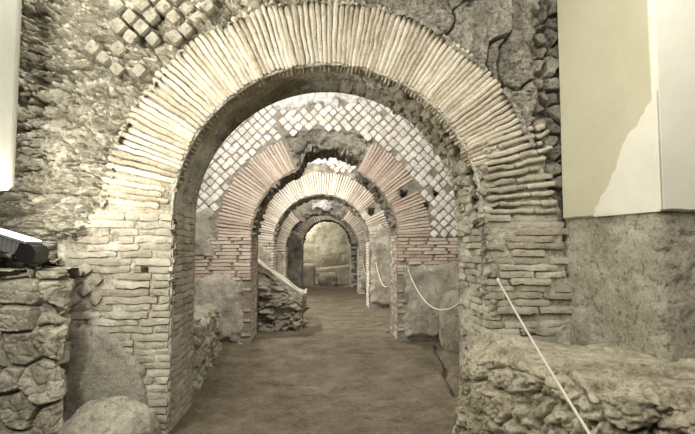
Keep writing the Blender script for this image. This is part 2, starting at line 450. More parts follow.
def a1_rubble(xa, xb_, mat):
    ds = .0105
    xs = np.arange(xa, xb_, ds); zs = np.arange(1.15, 4.85, ds)
    X, Z = np.meshgrid(xs, zs, indexing='ij'); X = X.ravel(); Z = Z.ravel()
    P = np.stack([X, 4.2+0*X, Z], 1)
    r = np.where(Z > 1.87, np.hypot(X-.11, Z-1.87), 9)
    w = fbm(P*5, 3, 2)*.03
    s1 = 1.95-r+w; s2 = sdpoly(X, Z, L1)+w; s3 = sdpoly(X, Z, R1)+w
    ins = np.maximum(np.maximum(np.where(Z > 1.87, s1, 1.38-np.abs(X-.11)), s2), s3)
    W = P+np.stack([fbm(P*4+3*k, 3, 60+k) for k in range(3)], 1)*.05
    # left: fractured lime rubble, rough horizontal ledges
    e, cid, tl = stones(W, (.30, .3, .13), .55, 4, .22)
    e2, c2, t2 = stones(W, (.13, .13, .075), .25, 13, .16)
    e4, c4, t4 = stones(W, (.055, .055, .035), .25, 17, .2)
    hollow = sstep(fbm(P*np.array([2.2, 1, 5.]), 4, 21), .10, .22)
    rl = .10-.11*e*(.2+cid)-tl*.18-.085*e2*(.2+c2)-t2*.22-.022*e4*(.3+c4)-t4*.05-ridged(P*np.array([9, 9, 16]), 4, 3)*.012-fbm(P*1.3, 3, 2)*.05+hollow*.10
    tv = fbm(W*np.array([3.2, 3.2, 7.]), 4, 55)*5; fl = np.floor(tv); rl = rl-(fl+sstep(tv-fl, .8, 1.))*.030
    # right: larger concrete masses with deep cracks
    e, cid, tl = stones(W, (.8, .8, 1.0), .7, 37, .05)
    rr = .14-.15*e*(.5+.6*cid)-tl*.12-fbm(P*2, 4, 4)*.07-.014*e2*(.3+c2)-t2*.02-ridged(P*9, 5, 3)*.034-ridged(P*24, 3, 5)*.012
    e3, c3, t3 = stones(P, (.15, .16, .14), .3, 33, .28)
    col = .12-.13*e3*(.4+c3*.7)-ridged(P*12, 3, 3)*.01
    mix = sstep(X+fbm(P*2, 2, 9)*.15, .15, .5); d = rl*(1-mix)+rr*mix
    edge = sstep(X+fbm(P*3, 3, 7)*.14, 1.90, 2.0); d = d*(1-edge)+col*edge
    d = d+sstep(-ins, .09, 0)*.05*(ins < 0)
    # the lowest left corner: smoother smeared mortar
    d = .05+(d-.05)*np.where(X < .35, .8, 1)
    V = np.stack([X, 4.2+d, Z], 1); Q = gridq(len(xs), len(zs))
    V, Q = prune(V, Q, (ins[Q] < .05).all(1))
    link('rubble_facing', V, Q[:, ::-1], M[mat], A1, False)
a1_rubble(-2.85, .355, 'rubble')
a1_rubble(.34, 2.42, 'rubble_dark')
diamonds(A1, 4.15, lambda x, z: math.hypot(x-.11, z-1.87) > 2.03 and sdpoly(np.array([x]), np.array([z]), [(-1.95, 3.45), (-1.5, 3.95), (-.75, 4.1), (-.9, 3.75), (-1.25, 3.35), (-1.5, 3.0), (-1.75, 3.0)])[0]+n1(x, z, 4, 8)*.25 > 0 and rng.random() > .12, (-2.1, -.6), (2.9, 4.1), .135, .110, 'lowwall', .018, (4, 2, 4), 'reticulate_remnant')
# the lump of old masonry stuck to the right jamb, crumbling
def eroded():
    C = []; A = []; Dm = []
    z = 1.91; k = 0
    while z < 2.52:
        th = (z-1.87)/.62*19*PI/180
        x = 1.46+rng.uniform(0, .05); end = 2.10+.02*math.sin(k)+rng.uniform(-.08, .05)-(z-1.9)*.10
        while x < end:
            L = min(rng.uniform(.12, .5), end-x+.03)
            cx = x+L/2; cz = z+(cx-1.46)*math.tan(th)*.95
            c, q = math.cos(th+rng.normal()*.02), math.sin(th)
            C.append([cx, 4.2+.085-rng.uniform(-.005, .025), cz]); A.append([[c, 0, q], [0, 1, 0], [-q, 0, c]]); Dm.append([L, .2, rng.uniform(.036, .05)])
            x += L-.01
        z += rng.uniform(.052, .064); k += 1
    V, F = blocks(C, A, Dm, (10, 3, 3), 9., .009, 11, 44)
    link('eroded_springing', V, F, M['brick1b'], A1)
eroded()
def crumb(root, name, mat, pts, size, seed):
    C = []; A = []; Dm = []
    for (x, y, z) in pts:
        v = rng.normal(size=(3, 3)); q, _ = np.linalg.qr(v)
        C.append([x, y, z]); A.append(q); k = size*rng.uniform(.6, 1.3); Dm.append([k*1.2, k, k*.8])
    V, F = blocks(C, A, Dm, (3, 3, 3), 5., size*.08, 9, seed)
    return link(name, V, F, M[mat], root)
pts = []
for k in range(150):
    t = rng.uniform(-.1, 1.15); y = rng.uniform(4.42, 4.93)
    if t < 0: pts.append((1.46+rng.uniform(.0, .04), y, 1.87+t*6*.2))
    else: pts.append((.11+(1.37)*math.cos(t), y, 1.87+1.37*math.sin(t)))
crumb(A1, 'crumbling_soffit_masonry', 'lowwall', pts, .075, 4)
pts = []
for k in range(60):
    pts.append((1.46+rng.uniform(0, .10), 4.22+rng.uniform(-.02, .05), rng.uniform(1.0, 2.5)))
crumb(A1, 'broken_jamb_edge', 'lowwall', pts, .06, 5)

# ================================================================ ARCH 2
H2 = [(1.47, 2.49, .13, .16), (1.83, 2.30, .16, .12), (2.05, 2.52, .13, .12)]
def gap2(th):    # fallen voussoirs at the crown
    d = th*180/PI; return 62+2*math.sin(3) < d < 112
def a2_front(P, r):
    X, Z = P[:, 0], P[:, 2]; th = np.arctan2(Z-1.77, X-.12)*180/PI
    d = .015+fbm(P*15, 3, 2)*.006
    top = Z > 4.02+fbm(P*3, 3, 4)*.12+sstep(X, -.2, 1.2)*.5-sstep(-X, .9, 1.6)*.1
    d = np.where(top, rubble_disp(P, 7, .07, (.2, .2, .14)), d)
    g = (th > 62) & (th < 112) & (r < 1.22+.62+fbm(P*6, 2, 2)*.04) & (Z > 1.77)
    e, cid, tl = stones(P, (.2, .2, .12), .5, 14, .2)
    d = np.where(g, .16-.1*e*(.3+cid)+fbm(P*5, 4, 2)*.05, d)
    low = ((X < -1.1) & (Z < 2.2) & (X < -1.75))
    d = np.where(low, .02+fbm(P*6, 4, 2)*.02, d)
    return d + holes(P, H2, .28)
def a2_soffit(P, q):
    X, Z = P[:, 0], P[:, 2]
    th = np.arctan2(Z-1.77, X-.12)*180/PI
    e, cid, tl = stones(P, (.12, .12, .1), .4, 16, .25)
    d = .06-.10*e*(.3+cid)+fbm(P*4, 4, 1)*.04
    return np.where(Z < 1.8, .02, d)
def a2_open(P):
    th = np.arctan2(P[:, 1]-1.77, P[:, 0]-.12)*180/PI
    Q = np.stack([P[:, 0], 0*th, P[:, 1]], 1)
    return sstep(th, 60, 68)*(1-sstep(th, 98, 113))*(.27+fbm(Q*3.5, 4, 11)*.12+fbm(Q*11, 3, 1)*.04)
def a2_ring(th):
    if gap2(th): return None
    deg = th*180/PI
    if inhole(.12+1.6*math.cos(th), 1.77+1.6*math.sin(th), [(1.47, 2.49, .13, .16)], .03):
        return (1.22, 1.46, .042, .016, 0)
    return (1.22, 1.83, .042, .016, 0)
def a2_course(side, x, z):
    d = abs(x-.12)-1.22
    if z > 1.76: return False
    if side > 0: return (z > 1.30+n1(x, z, 2)*.1) or d < .09
    return (z > 1.12+n1(x, z, 2)*.15) or d < .09
A2 = archway(dict(y0=8.1, y1=8.95, xc=.12, R=1.22, zc=1.77, t=.62, top=4.6, ds=.022, core='mortar_pale', brick='brick2', label='second brick archway, its broken crown under white diamond stonework',
    front=a2_front, soffit=a2_soffit, ring=a2_ring, course=a2_course, open=a2_open, broken=True, th0=0, th1=0, pitch=.052, vseg=(6, 1, 1), jamb={-1: .006, 1: .02}, row=.058, hfrac=.86, cseg=(6, 1, 1), blen=(.2, .5)))
def in2(x, z):
    r = math.hypot(x-.12, z-1.77)
    if r < 1.22+.62+.015: return False
    if x < 0 and z < 2.12+n1(x, z, 4)*.2: return False
    if x > 0 and z < 1.80: return False
    if inhole(x, z, H2, .02): return False
    top = 4.04+n1(x, z, 3, 4)*.12+(.5 if x > .6 else 0)-(.1 if x < -1.2 else 0)
    if z > top: return False
    return rng.random() > .012
diamonds(A2, 8.112, in2, (-2.95, 2.95), (1.7, 4.55))
V, F = [], []
# white crumbly tufa along the top of the second wall
relief('crumbled_tufa_band', A2, 'tufa', [(-2.0, 3.9), (-1.45, 3.98), (-1.1, 3.98), (-.4, 3.97), (.4, 4.03), (.9, 4.1), (1.6, 4.58), (-2.9, 4.58), (-2.9, 3.9)], 8.1, .05, .018, .2, .07, 6, .05, .11, 5)
relief('crown_rubble', A2, 'rubble_dark', [(-.58, 3.42), (-.3, 3.57), (.1, 3.62), (.6, 3.57), (1.0, 3.32), (.78, 3.02), (.5, 3.32), (.1, 3.40), (-.15, 3.34), (-.40, 3.06)], 8.16, .05, .016, .09, .05, 6, .06, .15, 8)
relief('render_patch', A2, 'plaster', [(1.42, 1.28), (1.8, 1.36), (2.4, 1.42), (2.95, 1.4), (2.95, .02), (1.42, .02), (1.42, .18)], 8.09, .09, .022, .1, .05, 2.2, .16)
relief('render_patch', A2, 'plaster', [(-1.20, 1.05), (-1.5, 1.2), (-1.9, 1.15), (-2.95, 1.2), (-2.95, -.03), (-1.24, -.03)], 8.09, .05, .022, .12, .04, 2.2, .12, 0, 4)
relief('render_patch', A2, 'plaster_grey', [(-1.78, 2.2), (-1.72, 1.75), (-1.7, 1.4), (-2.95, 1.4), (-2.95, 2.1), (-2.1, 2.3)], 8.09, .03, .022, .12, .03, 4, .06, 0, 6)

# ================================================================ ARCH 3
H3 = [(1.39, 2.50, .16, .20), (1.86, 2.26, .13, .13)]
def a3_front(P, r):
    X, Z = P[:, 0], P[:, 2]
    d = .03+fbm(P*12, 3, 2)*.008
    rub = rubble_disp(P, 12, .07, (.25, .25, .16))
    d = np.where((r > 1.21+.62) & (Z > 1.7), rub, d)
    return d+holes(P, H3, .28)
def soff_r(seed):
    def fn(P, q):
        e, cid, tl = stones(P, (.14, .14, .1), .4, seed, .25)
        d = .04-.09*e*(.3+cid)+fbm(P*4, 4, 1)*.03
        return np.where(P[:, 2] < 1.75, .05, d)
    return fn
def a3_ring(th):
    if inhole(.1+1.5*math.cos(th), 1.72+1.5*math.sin(th), [(1.39, 2.50, .16, .2)], .03): return (1.21, 1.42, .044, .01, 0)
    return (1.21, 1.83, .044, .01, 0)
A3 = archway(dict(y0=12.3, y1=13.1, xc=.1, R=1.21, zc=1.72, t=.62, top=4.6, ds=.032, core='rubble_dark', brick='brick3', label='third brick archway, complete ring of pale pink bricks beyond the broken one',
    front=a3_front, soffit=soff_r(21), ring=a3_ring, course=lambda s, x, z: z < 1.72 and (abs(x-.1)-1.21 < .14 or z > 1.55) and (s < 0 or z > 1.6), th0=0, th1=0, pitch=.062, vseg=(4, 1, 1), row=.07))
diamonds(A3, 12.28, lambda x, z: math.hypot(x-.1, z-1.72) > 1.9 and math.hypot(x-.62, z-3.82) < .42, (-.2, 1.3), (3.2, 4.5), .125, .118, 'retic', .012, (3, 2, 3))
relief('crumbled_tufa_band', A3, 'tufa', [(-1.0, 3.35), (-.6, 3.66), (0, 3.72), (.4, 3.72), (.9, 3.66), (1.2, 3.4), (1.3, 3.7), (.9, 3.95), (0, 3.95), (-.8, 3.9)], 12.3, .04, .02, .12, .06, 6, .05, .14, 5)
relief('render_patch', A3, 'plaster', [(1.33, 1.9), (1.6, 2.25), (1.9, 2.1), (2.9, 2.1), (2.9, .15), (2.0, .05), (1.33, .14)], 12.29, .06, .03, .08, .04, 2, .12, 0, 2)
relief('render_patch', A3, 'plaster', [(-1.12, 1.5), (-1.5, 1.75), (-2.9, 1.8), (-2.9, 0), (-1.14, 0)], 12.29, .05, .03, .08, .04, 2, .12, 0, 9)

# ================================================================ ARCH 4
def gap4(th): d = th*180/PI; return 55 < d < 128
def a4_front(P, r):
    X, Z = P[:, 0], P[:, 2]; th = np.arctan2(Z-1.52, X-.155)*180/PI
    d = .03+fbm(P*12, 3, 2)*.008
    g = (Z > 1.52) & (((th > 55) & (th < 128)) | (r > 1.84))
    return np.where(g, rubble_disp(P, 15, .12, (.3, .3, .2))+.05, d)
def a4_soffit(P, q):
    th = np.arctan2(P[:, 2]-1.52, P[:, 0]-.155)*180/PI
    return soff_r(23)(P, q)
A4 = archway(dict(y0=16.2, y1=17.0, xc=.155, R=1.22, zc=1.52, t=.6, top=4.6, ds=.04, core='rubble_dark', brick='brick3', label='fourth brick archway, dark rubble at its crown and a dangling rope on its right pier',
    front=a4_front, soffit=a4_soffit, broken=True, ring=lambda th: None if gap4(th) else (1.22, 1.82, .055, .01, 0), course=lambda s, x, z: z < 1.5 and abs(x-.155)-1.22 < .14, th0=0, th1=0, pitch=.085, vseg=(3, 1, 1), row=.08))
relief('crumbled_tufa_band', A4, 'tufa', [(-.25, 2.84), (.15, 2.9), (.6, 2.84), (.45, 3.08), (.3, 3.14), (.15, 3.3), (0, 3.12), (-.15, 3.05)], 16.1, .05, .02, .12, .06, 6, .05, .14, 5)
relief('render_patch', A4, 'plaster_grey', [(1.4, 1.6), (2.9, 1.9), (2.9, .1), (1.4, .12)], 16.19, .05, .04, .08, .04, 2, .12, 0, 2)
relief('render_patch', A4, 'plaster', [(-1.1, 1.4), (-2.9, 1.7), (-2.9, 0), (-1.1, 0)], 16.19, .05, .04, .08, .04, 2, .12, 0, 3)
# ================================================================ ARCH 5
A5 = archway(dict(y0=18.9, y1=19.6, xc=.36, R=.94, zc=1.72, t=.34, top=4.6, ds=.045, core='soffit', brick='brick3', label='farthest and smallest brick archway, thin ring in front of the end wall',
    front=lambda P, r: .03+fbm(P*4, 4, 2)*.02, soffit=soff_r(25), ring=lambda th: (.94, 1.27, .06, .01, 0), course=lambda s, x, z: s > 0 and z < 1.7 and abs(x-.36)-.94 < .14, th0=0, th1=0, pitch=.085, vseg=(3, 1, 1), row=.08))
relief('render_patch', A5, 'rubble_dark', [(-.60, 2.0), (-1.0, 2.3), (-2.9, 2.4), (-2.9, -.02), (-.60, -.02)], 18.88, .05, .04, .05, .04, 2, .1, 0, 3)

# ================================================================ SETTING
def sheet(name, nu, nv, fn, mat, smooth=True, flip=False, label=None, kind='structure'):
    u, v = np.meshgrid(np.linspace(0, 1, nu), np.linspace(0, 1, nv), indexing='ij')
    V = fn(u.ravel(), v.ravel()); Q = gridq(nu, nv)
    if flip: Q = Q[:, ::-1]
    o = link(name, V, Q, M[mat], None, smooth)
    if kind: o['kind'] = kind
    return o
def floor_fn(u, v):
    X = -3.2+6.9*u; Y = -2+23.2*v**1.25
    P = np.stack([X, Y, 0*X], 1)
    z = fbm(P*.7, 4, 3)*.035+fbm(P*5, 4, 5)*.012+ridged(P*np.array([1.6, 2.2, 1]), 3, 8)*.010
    # shallow runnel by the second pier
    px = 1.78-(6.9-Y)*.17+fbm(P*3, 2, 1)*.05; d = np.abs(X-px); m = (Y > 5.1)*(Y < 7.9)
    z -= m*.07*np.exp(-(d/.035)**2); z += m*.02*sstep(X-px, 0, .1)
    d = np.abs(Y-(7.65+fbm(P*3, 2, 2)*.06)); z -= (X > 1.2)*(X < 1.9)*.05*np.exp(-(d/.05)**2)
    z += .05*sstep(-X, .95, 1.5)*(Y < 8)+.04*sstep(np.abs(X), 1., 1.5)*(Y > 9)
    return np.stack([X, Y, z], 1)
sheet('floor', 330, 760, floor_fn, 'floor')
def ceil_fn(u, v):
    X = -3.05+6.1*u; Y = 4.9+16.4*v; P = np.stack([X, Y, 0*X], 1)
    return np.stack([X, Y, 4.55+.0*X+fbm(P*2, 4, 1)*.08], 1)
sheet('ceiling', 100, 260, ceil_fn, 'soffit', flip=True)
def side_fn(sx):
    def fn(u, v):
        Y = 4.9+16.4*u; Z = -.05+4.7*v; P = np.stack([0*Y+sx*3, Y, Z], 1)
        e, cid, tl = stones(P, (.4, .4, .25), .4, 40, .2)
        return np.stack([sx*(2.97+.05-.08*e*cid-fbm(P*2, 4, 3)*.06), Y, Z], 1)
    return fn
sheet('wall_left', 340, 100, side_fn(-1), 'rubble_dark', flip=True)
sheet('wall_right', 340, 100, side_fn(1), 'rubble_dark')
def back_fn(u, v):
    X = -3.1+6.2*u; Z = -.05+4.7*v; P = np.stack([X, 0*X+21, Z], 1)
    return np.stack([X, 20.95+fbm(P*1.5, 5, 3)*.07+ridged(P*2, 3, 2)*.02, Z], 1)
sheet('wall_back', 160, 120, back_fn, 'backwall')

# ---- right-hand buttress in the front chamber: rough render below, cream panel above
def plan_sheet(name, path, z0, z1, mat, dispf, ds=.02, kind='structure', parent=None):
    path = np.array(path, float); seg = np.linalg.norm(np.diff(path, axis=0), axis=1); L = np.concatenate([[0], np.cumsum(seg)])
    nu = int(L[-1]/ds)+2; nv = int((z1-z0)/ds)+2
    s = np.linspace(0, L[-1], nu)
    px = np.interp(s, L, path[:, 0]); py = np.interp(s, L, path[:, 1])
    tx = np.gradient(px); ty = np.gradient(py); l = np.hypot(tx, ty)+1e-9
    nx, ny = -ty/l, tx/l           # left of travel
    z = np.linspace(z0, z1, nv)
    X = np.repeat(px, nv); Y = np.repeat(py, nv); Z = np.tile(z, nu); NX = np.repeat(nx, nv); NY = np.repeat(ny, nv)
    P = np.stack([X, Y, Z], 1); d = dispf(P)
    V = np.stack([X+NX*d, Y+NY*d, Z], 1)
    o = link(name, V, gridq(nu, nv), M[mat], parent, True)
    if kind and parent is None: o['kind'] = kind
    return o
def lowdisp(P):
    e, cid, tl = stones(P, (.10, .10, .07), .5, 51, .35)
    pits = sstep(fbm(P*9, 4, 6), .22, .4)
    return fbm(P*2.2, 5, 3)*.026+.006*(e*cid)-pits*.012+fbm(P*14, 3, 8)*.004
rpath = [(3.7, 3.2), (2.40, 3.2), (2.37, 3.22), (2.24, 4.3)]
# travelling from the right edge to the corner and then into depth: room lies to the left of travel when reversed
rp = rpath[::-1]
def flipn(f): return lambda P: -f(P)
plan_sheet('wall_front_right', rp, -.02, 1.87, 'lowwall', flipn(lowdisp), .014)
def slab(name, pts, z0, z1, th, mat, parent=None, rim=.012, label=None, ds=.03, wob=.006, zfn=None):
    """a thin layer of painted plaster following a plan path; outward is to the right of travel"""
    path = np.array(pts, float); seg = np.linalg.norm(np.diff(path, axis=0), axis=1); L = np.concatenate([[0], np.cumsum(seg)])
    nu = int(L[-1]/ds)+2; s = np.linspace(0, L[-1], nu)
    px = np.interp(s, L, path[:, 0]); py = np.interp(s, L, path[:, 1])
    tx = np.gradient(px); ty = np.gradient(py); l = np.hypot(tx, ty)+1e-9; nx, ny = ty/l, -tx/l
    prof = [(z0+.0, -.05)]
    zz = np.linspace(z0, z1, int((z1-z0)/ds)+2)
    prof += [(z0, 0), (z0, th*.5), (z0+rim, th)]+[(q, th) for q in zz[1:]]
    nv = len(prof); V = []
    for i in range(nu):
        k = min(1, min(i, nu-1-i)/1.) if True else 1
        for (q, o) in prof:
            zq = q
            if q <= z0+rim: zq = q+float(fbm(np.array([[px[i]*9, py[i]*9, 0]]), 3, 4)[0])*wob*2
            o2 = o*k-(.05 if k == 0 else 0)
            V.append((px[i]+nx[i]*o2, py[i]+ny[i]*o2, zq))
    V = np.array(V); n = fbm(V*1.5, 3, 2)*wob*.6; V[:, 0] += n; V[:, 1] += n*.5
    return link(name, V, gridq(nu, nv)[:, ::-1], M[mat], parent, False)
PR = empty('plaster_panel', (2.6, 3.5, 1.86), 'tall cream plaster panel wrapping the corner of the right-hand buttress', 'plaster panel', None)
fp = [(2.215, 4.22), (2.36, 3.2)]
slab('old_cream_coat', [(2.232, 4.20), (2.405, 3.19)], 1.845, 4.9, .045, 'cream', PR)
slab('pale_return', [(2.350, 3.205), (3.7, 3.195)], 1.845, 4.9, .05, 'pale', PR)
# the newer, paler coat with its ragged edge
def patch_side(poly, mat, name):
    p = np.array(poly); ds = .012
    y0, z0 = p.min(0)-.05; y0 = 3.163; z0 = 1.846; y1, z1 = p.max(0)+.05
    ny = int((y1-y0)/ds); nz = int((z1-z0)/ds)
    Yg, Zg = np.meshgrid(np.linspace(y0, y1, ny), np.linspace(z0, z1, nz), indexing='ij'); Yg = Yg.ravel(); Zg = Zg.ravel()
    P = np.stack([Yg, Zg, 0*Yg], 1)
    s = sdpoly(Yg, Zg, poly)+fbm(P*14, 3, 3)*.03
    t = (4.17-Yg)/(4.17-3.21); X = 2.235+.170*t-.047-.006*sstep(s, -.004, .02)
    V = np.stack([X, Yg-.006, Zg], 1); Q = gridq(ny, nz); V, Q = prune(V, Q, (s[Q] > -.003).all(1))
    return link(name, V, Q[:, ::-1], M[mat], PR, True)
patch_side([(3.10, 2.75), (3.27, 2.60), (3.38, 2.48), (3.52, 2.33), (3.63, 2.10), (3.78, 1.90), (3.82, 1.84), (3.10, 1.84)], 'pale', 'pale_repair_coat')

# ---- left plaster panel and the wall beneath it
PL = empty('plaster_panel', (-2.25, 3.0, 2.0), 'narrow greenish-white plaster panel at the left edge beside the floodlit rubble', 'plaster panel', None)
slab('painted_coat', [(-2.31, 1.2), (-2.31, 3.62), (-2.34, 3.70), (-2.5, 3.74)], 2.02, 4.9, .07, 'white_panel', PL, .05)
V, F = blocks([[-2.243, 3.42, 2.42]], [np.eye(3)], [[.012, .20, .26]], (2, 6, 6), 12, .001)
link('painted_hatch_cover', V, F, M['white_panel'], PL)
plan_sheet('wall_front_left', [(-2.33, -2), (-2.33, 3.5), (-2.6, 3.72), (-2.85, 4.2)], -.02, 4.9, 'lowwall', flipn(lowdisp), .03)

# ---- drystone wall of squared tufa blocks, front left
def mass(name, mat, prof_fn, nu, nv, label, cat, group=None, origin=(0, 0, 0)):
    u, v = np.meshgrid(np.linspace(0, 1, nu), np.linspace(0, 1, nv), indexing='ij')
    V = prof_fn(u.ravel(), v.ravel()); o = link(name, V, gridq(nu, nv), M[mat], None, True, origin)
    return tag(o, label, cat, group)
def path_mass(path, H, depth, disp, round_=.05, lean=0., back=None):
    """vertical face following a plan path, rounded over into a top that runs back by depth"""
    path = np.array(path, float); seg = np.linalg.norm(np.diff(path, axis=0), axis=1); L = np.concatenate([[0], np.cumsum(seg)])/seg.sum()
    def fn(u, v):
        px = np.interp(u, L, path[:, 0]); py = np.interp(u, L, path[:, 1])
        e = 1e-3; tx = np.interp(np.clip(u+.02, 0, 1), L, path[:, 0])-np.interp(np.clip(u-.02, 0, 1), L, path[:, 0]); ty = np.interp(np.clip(u+.02, 0, 1), L, path[:, 1])-np.interp(np.clip(u-.02, 0, 1), L, path[:, 1])
        l = np.hypot(tx, ty); nx, ny = ty/l, -tx/l            # outward: right of travel
        h = H(u) if callable(H) else H+0*u
        tot = h+depth; d = v*tot
        z = np.minimum(d, h)-.03; inn = np.maximum(d-h, 0)
        k = np.exp(-((d-h)/round_)**2)*round_*.35
        off = -inn + (1-z/np.maximum(h, .1))*lean - k
        tgt = back
        X = px+nx*off; Y = py+ny*off
        if back is not None:
            w = np.clip(inn/depth, 0, 1); X = np.where(inn > 0, px*(1-w)+back[0]*w, X); Y = np.where(inn > 0, py+0*w*(back[1]-py), Y)
        P = np.stack([X, Y, z], 1)
        dv, dt = disp(P, d, h)
        top = sstep(d-h, -round_, round_)
        X = X+nx*dv*(1-top); Y = Y+ny*dv*(1-top); z = z-k+top*dt
        return np.stack([X, Y, z], 1)
    return fn
def dspL(P, d, h):
    e, cid, tl = stones(P, (.30, .5, .24), .14, 62, .16)
    f = fbm(P*6, 4, 2)*.02+ridged(P*9, 3, 5)*.008
    e2, c2, _ = stones(P, (.14, .2, .1), .4, 65, .2)
    return (e-1)*.075+cid*.06-tl*.12+f+(e2-1)*.012-.04, e*.04*cid-(1-e)*.05+f-.02
mass('tufa_block_wall', 'block', path_mass([(-3.1, 3.78), (-2.5, 3.75), (-1.93, 3.72), (-1.88, 3.78), (-2.06, 4.15)], 1.46, .55, dspL, .04), 330, 300,
     'waist-high wall of rough squared tufa blocks under the floodlight', 'wall')
# ---- boulder-like masonry lump at the left pier's foot
def rock(name, loc, rad, label, cat, mat='plaster', seed=0, group=None, n=(80, 60), sq=2.6, amp=.12, rotz=0., half=False):
    u, v = np.meshgrid(np.linspace(0, 2*PI, n[0], endpoint=False), np.linspace(-PI/2, PI/2, n[1]), indexing='ij')
    u = u.ravel(); v = v.ravel()
    d = np.stack([np.cos(v)*np.cos(u), np.cos(v)*np.sin(u), np.sin(v)], 1)
    s = (np.abs(d)**sq).sum(1)**(-1/sq)
    P = d*s[:, None]
    P = P*(1+amp*fbm(P*1.6+seed, 4, seed)+amp*.25*ridged(P*4+seed, 3, seed))[:, None]
    V = P*np.array(rad); c, q = math.cos(rotz), math.sin(rotz)
    V = np.stack([V[:, 0]*c-V[:, 1]*q, V[:, 0]*q+V[:, 1]*c, V[:, 2]], 1)+np.array(loc)
    base = (loc[0], loc[1], loc[2]-rad[2])
    Q = gridq(n[0], n[1], True)
    o = link(name, V, Q, M[mat], None, True, base)
    return tag(o, label, cat, group) if label else o
rock('masonry_lump', (-1.56, 3.80, .10), (.36, .28, .36), 'rounded lump of old masonry at the foot of the nearest left pier', 'rock', 'plaster_grey', 3, n=(150, 110), sq=2.2, amp=.14, rotz=.35)
rock('rounded_stone', (2.22, 7.45, .42), (.33, .18, .50), 'upright round-topped stone slab leaning by the second archway on the right', 'stone', 'lowwall', 5, n=(110, 80), sq=3.2, amp=.06)

# ---- low broken wall just past the left pier
def dspM(P, d, h):
    e, cid, tl = stones(P, (.2, .2, .16), .5, 72, .3)
    f = fbm(P*5, 4, 2)*.05+ridged(P*6, 3, 5)*.02
    return (e-1)*.04+cid*.04+f, f+e*.03
mass('broken_wall_stub', 'lowwall', path_mass([(-2.2, 5.35), (-1.38, 5.30), (-1.29, 5.42), (-1.38, 6.2), (-1.50, 7.5), (-2.2, 7.7)], lambda u: .90-.22*u+0*u, .5, dspM, .07), 260, 110,
     'low broken masonry stub on the left just beyond the nearest pier', 'wall remnant')
# ---- sloping brick-layered mass on the left beyond arch 2
def slope_mass():
    V = []; nu, nv = 170, 150
    u, v = np.meshgrid(np.linspace(0, 1, nu), np.linspace(0, 1, nv), indexing='ij'); u = u.ravel(); v = v.ravel()
    # path: along the front face left to right, round the end, and back
    path = np.array([(-2.9, 9.62), (-1.3, 9.55), (-.42, 9.45), (-.30, 9.55), (-.32, 10.1)]); seg = np.linalg.norm(np.diff(path, axis=0), axis=1); L = np.concatenate([[0], np.cumsum(seg)])/seg.sum()
    X = np.interp(u, L, path[:, 0]); Y = np.interp(u, L, path[:, 1])
    nx = np.where(u > .86, 1., 0.); ny = np.where(u > .86, 0, -1.)
    def top(X): return np.interp(X, [-2.9, -1.5, -1.2, -.9, -.55, -.35, -.25], [1.9, 1.58, 1.34, 1.14, .90, .74, .68])
    h = top(X); fv = np.clip(v/.7, 0, 1); tv = np.clip((v-.7)/.3, 0, 1)
    Z = -.03+h*fv
    P = np.stack([X, Y, Z], 1)
    lay = ((Z+fbm(P*2, 2, 3)*.06) / .11)
    saw = 1-np.abs((lay % 1)*2-1)
    cap = .16+fbm(P*2.5, 3, 17)*.16
    layer = (_h(np.floor(lay).astype(np.int64), 0*np.floor(lay).astype(np.int64), 0*np.floor(lay).astype(np.int64), 4)-.3)*.16*(Z < h-cap)
    e, cid, tl = stones(P, (.30, .3, .15), .6, 81, .25)
    lm = sstep(fbm(P*1.8, 3, 31)-.25*(X+.8), -.25, .2); cav = sstep(fbm(P*3.2, 3, 44), .1, .35)*(Z < h-cap)
    d = (layer*(1-nx)+np.sqrt(np.clip(saw, 0, 1))*.05*(Z < h-cap))*lm+e*cid*.14*(Z < h-cap)-cav*.12+fbm(P*5, 4, 3)*.05+(Z > h-cap)*.07+(stones(P, (.3, .3, .22), .5, 85, .2)[0]-1)*.02
    X2 = X+nx*d; Y2 = Y+ny*d+tv*.75
    X2 = np.where(tv > 0, X2-(u > .86)*.0, X2)
    f = fbm(np.stack([X2, Y2, Z], 1)*4, 4, 7)*.04
    Z = Z+f*(v > .6)
    V = np.stack([X2, Y2, Z], 1)
    o = link('sloping_masonry_mass', V, gridq(nu, nv), M['plaster'], None, True)
    return tag(o, 'sloping broken wall end with layered bricks, left between second and third archways', 'wall remnant')
slope_mass()

# ---- right platform
def dspP(P, d, h):
    e, cid, tl = stones(P, (.26, .26, .22), .35, 92, .2)
    e2, c2, _ = stones(P, (.09, .09, .07), .4, 93, .25)
    f = fbm(P*3.2, 5, 2)*.06+ridged(P*8, 3, 5)*.016
    hl = sstep(fbm(P*7, 4, 12), .22, .34)
    Q = P*np.array([1, 1, 1.]); ft = fbm(P*2.0, 5, 8)*.040+fbm(P*9, 4, 9)*.016-hl*.02
    edge = np.exp(-((d-h-.12)/.14)**2)
    return (e-1)*.065+cid*.05-tl*.10+f+(e2-1)*.022-hl*.045-ridged(P*18, 3, 5)*.006, ft-edge*(1-e)*.07-edge*hl*.05+edge*cid*.03
mass('stone_platform', 'platform', path_mass([(1.62, 4.34), (1.46, 4.28), (1.31, 4.12), (1.24, 3.9), (1.22, 3.5), (1.33, 3.0), (1.52, 2.57), (1.82, 2.3), (2.3, 2.15), (3.0, 2.05)], .86, 2.2, dspP, .09, .10, back=None), 560, 330,
     'broad rough stone platform filling the lower right corner below the plastered buttress', 'platform')

